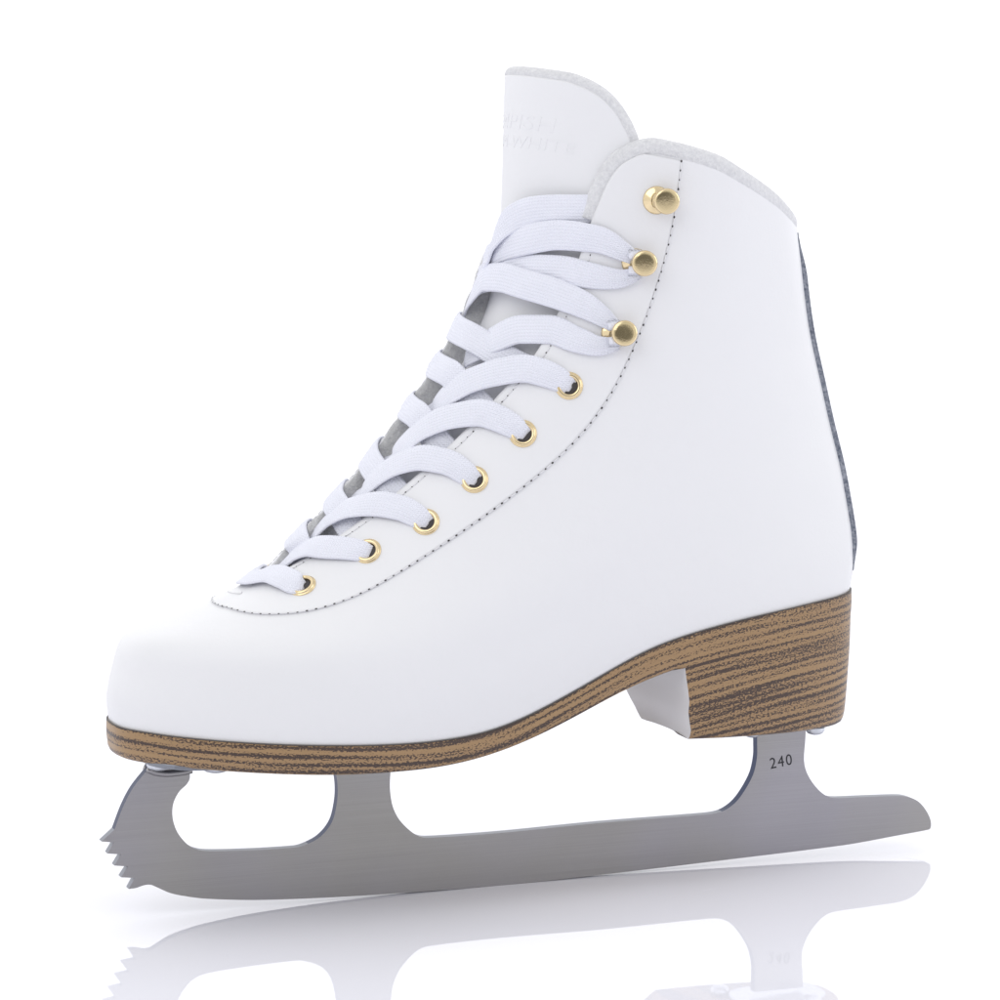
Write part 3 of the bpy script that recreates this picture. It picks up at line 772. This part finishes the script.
for far in (False, True):
    for q in hq:
        P, n, b, c = frame(q, far)
        base = P
        v, f = lathe(P, n, b, c, [(.0040, -.0001), (.0041, .0003), (.0037, .0007), (.0020, .0009), (.0017, .0016)]); 
        hk = mesh_obj('lace_hook', v, f, M_gold, root)
        # curved stem leaning to the heel
        st_ = [P+n*.0006-b*.0006, P+n*.0018-b*.0004, P+n*.0030+b*.0008, P+n*.0042+b*.0022]
        v, f = tube(path(st_, 14), .0013, 12, .0022, np.repeat(n[None], 14, 0)+b*.2); mesh_obj('stem', v, f, M_gold, hk)
        Q = P+b*.0024; sh_ = [(.0016, .0031), (.0032, .0032), (.0037, .0036), (.0038, .0042), (.0037, .0047), (.00355, .0050), (.0033, .00515), (.0024, .0053), (.0014, .00537), (.00002, .0054)]
        v, f = lathe(Q, n, b, c, sh_, 40); cp = mesh_obj('cap', v, f, [M_gold, M_cap], hk, midx=[0 if i_ < 40*6 else 1 for i_ in range(len(f))])

# ------------------------------------------------------------------ shoelace
LW = .0084
lace_parts = []; lace_uv = []
def ribbon(Q, n=70):
    "Q rows: u, v, height, width, twist (radians)"
    Q = path_uv(Q, n)
    far = Q[:, 0] > 1
    P = S(Q[:, 0], Q[:, 1]); Nn = SN(Q[:, 0], Q[:, 1])
    P = P+Nn*Q[:, 2:3]
    ribbon_from(P, Nn, Q[:, 3], Q[:, 4])
def path_uv(Q, n):
    Q = np.array(Q, float); P = S(Q[:, 0], Q[:, 1])+SN(Q[:, 0], Q[:, 1])*Q[:, 2:3]
    d = np.r_[0, np.cumsum(np.linalg.norm(np.diff(P, axis=0), axis=1)+1e-6)]; t = np.linspace(0, d[-1], n)
    return np.stack([pchip(d, Q[:, k])(t) for k in range(Q.shape[1])], 1)
def ribbon_from(P, Nn, wd, tw):
    for _ in range(3): P[1:-1] = (P[:-2]+2*P[1:-1]+P[2:])/4; Nn[1:-1] = (Nn[:-2]+2*Nn[1:-1]+Nn[2:])/4
    T = np.gradient(P, axis=0); T /= np.linalg.norm(T, axis=1, keepdims=True)
    d = np.r_[0, np.cumsum(np.linalg.norm(np.diff(P, axis=0), axis=1))]+random.random()
    m = 18; V = []; uvl = []
    for i in range(len(P)):
        a = Nn[i]-T[i]*(Nn[i]@T[i]); a /= np.linalg.norm(a); b = np.cross(T[i], a)
        ct, st = math.cos(tw[i]), math.sin(tw[i]); a, b = a*ct+b*st, b*ct-a*st
        hw_ = wd[i]/2; fold = max(0., 1-wd[i]/LW)
        for k in range(m):
            an = 2*math.pi*k/m; cx = math.cos(an); sy = math.sin(an)
            x = np.sign(cx)*abs(cx)**.6*hw_; z = np.sign(sy)*abs(sy)**.4*(.00040+.0008*fold)
            z += -.00035*(x/hw_)**2*1.2 + fold*.0011*math.cos(x/hw_*math.pi*1.8+.6)
            z += .00013*math.sin(d[i]*420+x*500)
            V.append(P[i]+b*x+a*z); uvl.append((d[i], (x/hw_+1)/2))
    F = grid_faces(len(P), m, 0, True); F.append(tuple(range(m))); F.append(tuple(len(V)-m+k for k in range(m)))
    lace_parts.append((V, F)); lace_uv.extend(uvl)
def ue(v): return float(u_edge(np.array([v]))[0])
mm = .001
E6 = eq  # index 0 = top eyelet, 5 = lowest
def fl_e(v): return float(flare(np.array([0.0]), np.array([v]))[0])
def lerp(a, b, t): return a+(b-a)*t
def tr(px, py, h):
    "(u, v) such that the point raised by h above the surface sits at this place"
    ox = oy = 0.0; q = None
    for _ in range(5):
        q2 = trace(px-ox, py-oy)
        if q2 is None:
            px += 2.0; continue
        q = q2; P = S(q[0], q[1]); n = SN(np.array([q[0]]), np.array([q[1]]))[0]
        a = proj(P); b = proj(P+n*h); ox, oy = (b-a)
    return q
def lp(L):
    out = []
    for it in L:
        if it[0] == 'p':
            q = tr(it[1], it[2], it[3]*mm)
            if q is None: continue
            out.append((q[0], q[1], it[3]*mm, it[4]*mm, it[5] if len(it) > 5 else 0))
        else: out.append((it[1], it[2], it[3]*mm, it[4]*mm, it[5] if len(it) > 5 else 0))
    return out
OVER = [  # strands lying on top, from the near eyelet (first) to the far flap (last)
 [(571, 388), (562, 381), (545, 373), (522, 368), (496, 372), (468, 381), (444, 397), (434, 410)],
 [(525, 436), (516, 428), (498, 418), (478, 412), (450, 416), (420, 429), (402, 446), (394, 458)],
 [(476.5, 482), (467, 474), (445, 461), (420, 457), (398, 463), (375, 477), (362, 492)],
 [(428, 524.5), (419, 517), (399, 507), (375, 503), (348, 507), (327, 519), (312, 536)],
 [(370, 554), (360, 550), (338, 547), (315, 545), (297, 551), (284, 562)],
]
UNDER = [  # strands that come from under the near flap and lap over the far flap (last)
 [(560, 386), (538, 374), (505, 358), (480, 342), (464, 333)],
 [(505, 432), (490, 416), (474, 400), (458, 383), (447, 371)],
 [(462, 470), (450, 456), (437, 441), (424, 424), (414, 412)],
 [(415, 518), (402, 500), (390, 486), (377, 473), (368, 463)],
 [(367, 548), (356, 535), (345, 520), (336, 506), (327, 497)],
 [(320, 578), (310, 566), (302, 555), (294, 545), (285, 537)],
]
hO = [.2, 1.4, 1.9, 2.2, 2.4, 2.2, 1.6, .5]; wO = [5.0, 6.8, 8.0, LW/mm, LW/mm, LW/mm, 8.0, 7.0]
for k, Lk in enumerate(OVER):
    n_ = len(Lk); t_ = np.linspace(0, 7, n_); L2 = [('p', x, y, float(np.interp(i_ if i_ < 3 else t_[i_], range(8), hO)), float(np.interp(i_ if i_ < 3 else t_[i_], range(8), wO))) for i_, (x, y) in enumerate(Lk)]
    Q = lp(L2); ul, vl = E6[k+1]; uf = 2-float(u_edge_far(np.array([vl]))[0])
    last = Q[-1]; Q.append((max(last[0], uf)+.035, last[1]-.012, -1.5*mm, .007, 0)); Q.append((max(last[0], uf)+.08, last[1]-.02, -1.5*mm, .007, 0))
    ribbon(Q)
hU = [-2.8, -2.0, -.6, 1.2, 3.8]
for k, Lk in enumerate(UNDER):
    L2 = [('p', x, y, hU[i_], LW/mm) for i_, (x, y) in enumerate(Lk)]
    Q = lp(L2); un, vn = E6[k-1] if k else (E6[0][0]-.01, E6[0][1]+.055)
    last = Q[-1]; ufe = 2-un
    Q[-1] = (last[0], last[1], 3.4*mm, LW, 0)
    Q.append((max(last[0]+.03, 1.10), last[1]+.006, 3.8*mm, LW, 0)); Q.append((lerp(max(last[0]+.03, 1.1), ufe, .6), lerp(last[1], vn, .6), 2.6*mm, .0075, 0)); Q.append((ufe-.012, vn, 1.2*mm, .0045, 0))
    ribbon(Q)
u5, v5 = E6[5]
Q = lp([('p', 303.5, 588, .2, 4.4), ('p', 298, 585, 1.5, 6.4), ('p', 287, 578, 2.2, 8), ('p', 273, 572.5, 2.5, 8.4)])
vq = Q[-1][1]
Q += [(lerp(Q[-1][0], 1, .55), vq-.004, 2.6*mm, LW, 0), (1.01, vq-.013, 2.4*mm, LW, 0), (1.08, vq-.022, 2.0*mm, .0080, 0), (2-lerp(u5, 1, .2), lerp(vq-.022, v5, .6), 2.2*mm, .007, 0), (2-u5-.01, v5, .4*mm, .0045, 0)]
ribbon(Q)
vh2 = trace(500, 262)[1]; vh3 = trace(490, 300)[1]
# strands round the hooks (upper lap, lower lap), and the strand that goes under the collar
ribbon(lp([('p', 604, 206, -2.2, 8.4), ('p', 590, 209, -.8, 8.4), ('p', 560, 209, .6, 8.4), ('p', 530, 211, 1.2, 8.4), ('p', 510, 219, 1.8, 8.2), ('p', 498, 232, 2.4, 7.5, .3), ('p', 491, 246, 2.2, 7, .4), ('p', 489, 256, 1.6, 6.5, .4), ('uv', 1.10, vh2-.012, 1.2, 6, .4), ('uv', 1.25, vh2-.02, 1.2, 6)]))
ribbon(lp([('p', 637, 260, 2.3, 3.6), ('p', 622, 251, 2.0, 5.8), ('p', 597, 239, 1.8, 8.0), ('p', 560, 235, 1.8, 8.8), ('p', 530, 239, 1.8, 8.8), ('p', 508, 245, 1.6, 8.4), ('p', 498, 250, 1.2, 8), ('uv', 1.08, vh2+.0, 1.0, 8), ('uv', 1.3, vh2+.01, 1, 8)]))
ribbon(lp([('p', 639, 273, 2.3, 3.6), ('p', 622, 279, 2.0, 5.4), ('p', 592, 276, 1.6, 7.6), ('p', 560, 270, 1.2, 8.6), ('p', 530, 269, 1.0, 8.8), ('p', 508, 272, .8, 8.8), ('p', 494, 276, .6, 8.8), ('uv', 1.08, vh2-.03, .6, 8), ('uv', 1.3, vh2-.05, .2, 8)]))
ribbon(lp([('p', 617, 328, 2.3, 3.6), ('p', 603, 317, 2.1, 5.8), ('p', 580, 303, 2.2, 8.0), ('p', 548, 291, 2.6, 8.8), ('p', 520, 283, 2.8, 8.8), ('p', 500, 277, 2.8, 8.8), ('p', 485, 277, 2.4, 8.6), ('uv', 1.06, vh3+.00, 2.2, 8), ('uv', 1.16, vh3-.04, 1.6, 8), ('uv', 1.3, vh3-.06, 1.0, 8)]))
ribbon(lp([('p', 619, 344, 2.3, 3.6), ('p', 603, 346, 2.0, 5.4), ('p', 578, 340, 1.6, 7.6), ('p', 548, 329, 1.4, 8.6), ('p', 520, 329, 1.2, 8.8), ('p', 495, 338, .6, 8.8), ('p', 478, 348, -.5, 8.4), ('p', 466, 356, -1.5, 8.4)]))
# loops behind the hooks
for q in hq[1:]:
    P, n, b, c = frame(q); a = np.linspace(-1.9, 1.9, 22)
    ctr = P+n*.0021+b*.0002; pts = np.array([ctr+b*math.cos(x)*.0026+c*math.sin(x)*.0030-b*(0.0 if abs(x) < 1.5 else (abs(x)-1.5)*.004) for x in a])
    nn = np.array([(b*math.cos(x)+c*math.sin(x)) for x in a]); ribbon_from(pts, nn, np.full(22, .0024), np.zeros(22))
v, f = join(lace_parts)
lace = mesh_obj('shoelace', v, f, M_lace, root, uvs=lace_uv)
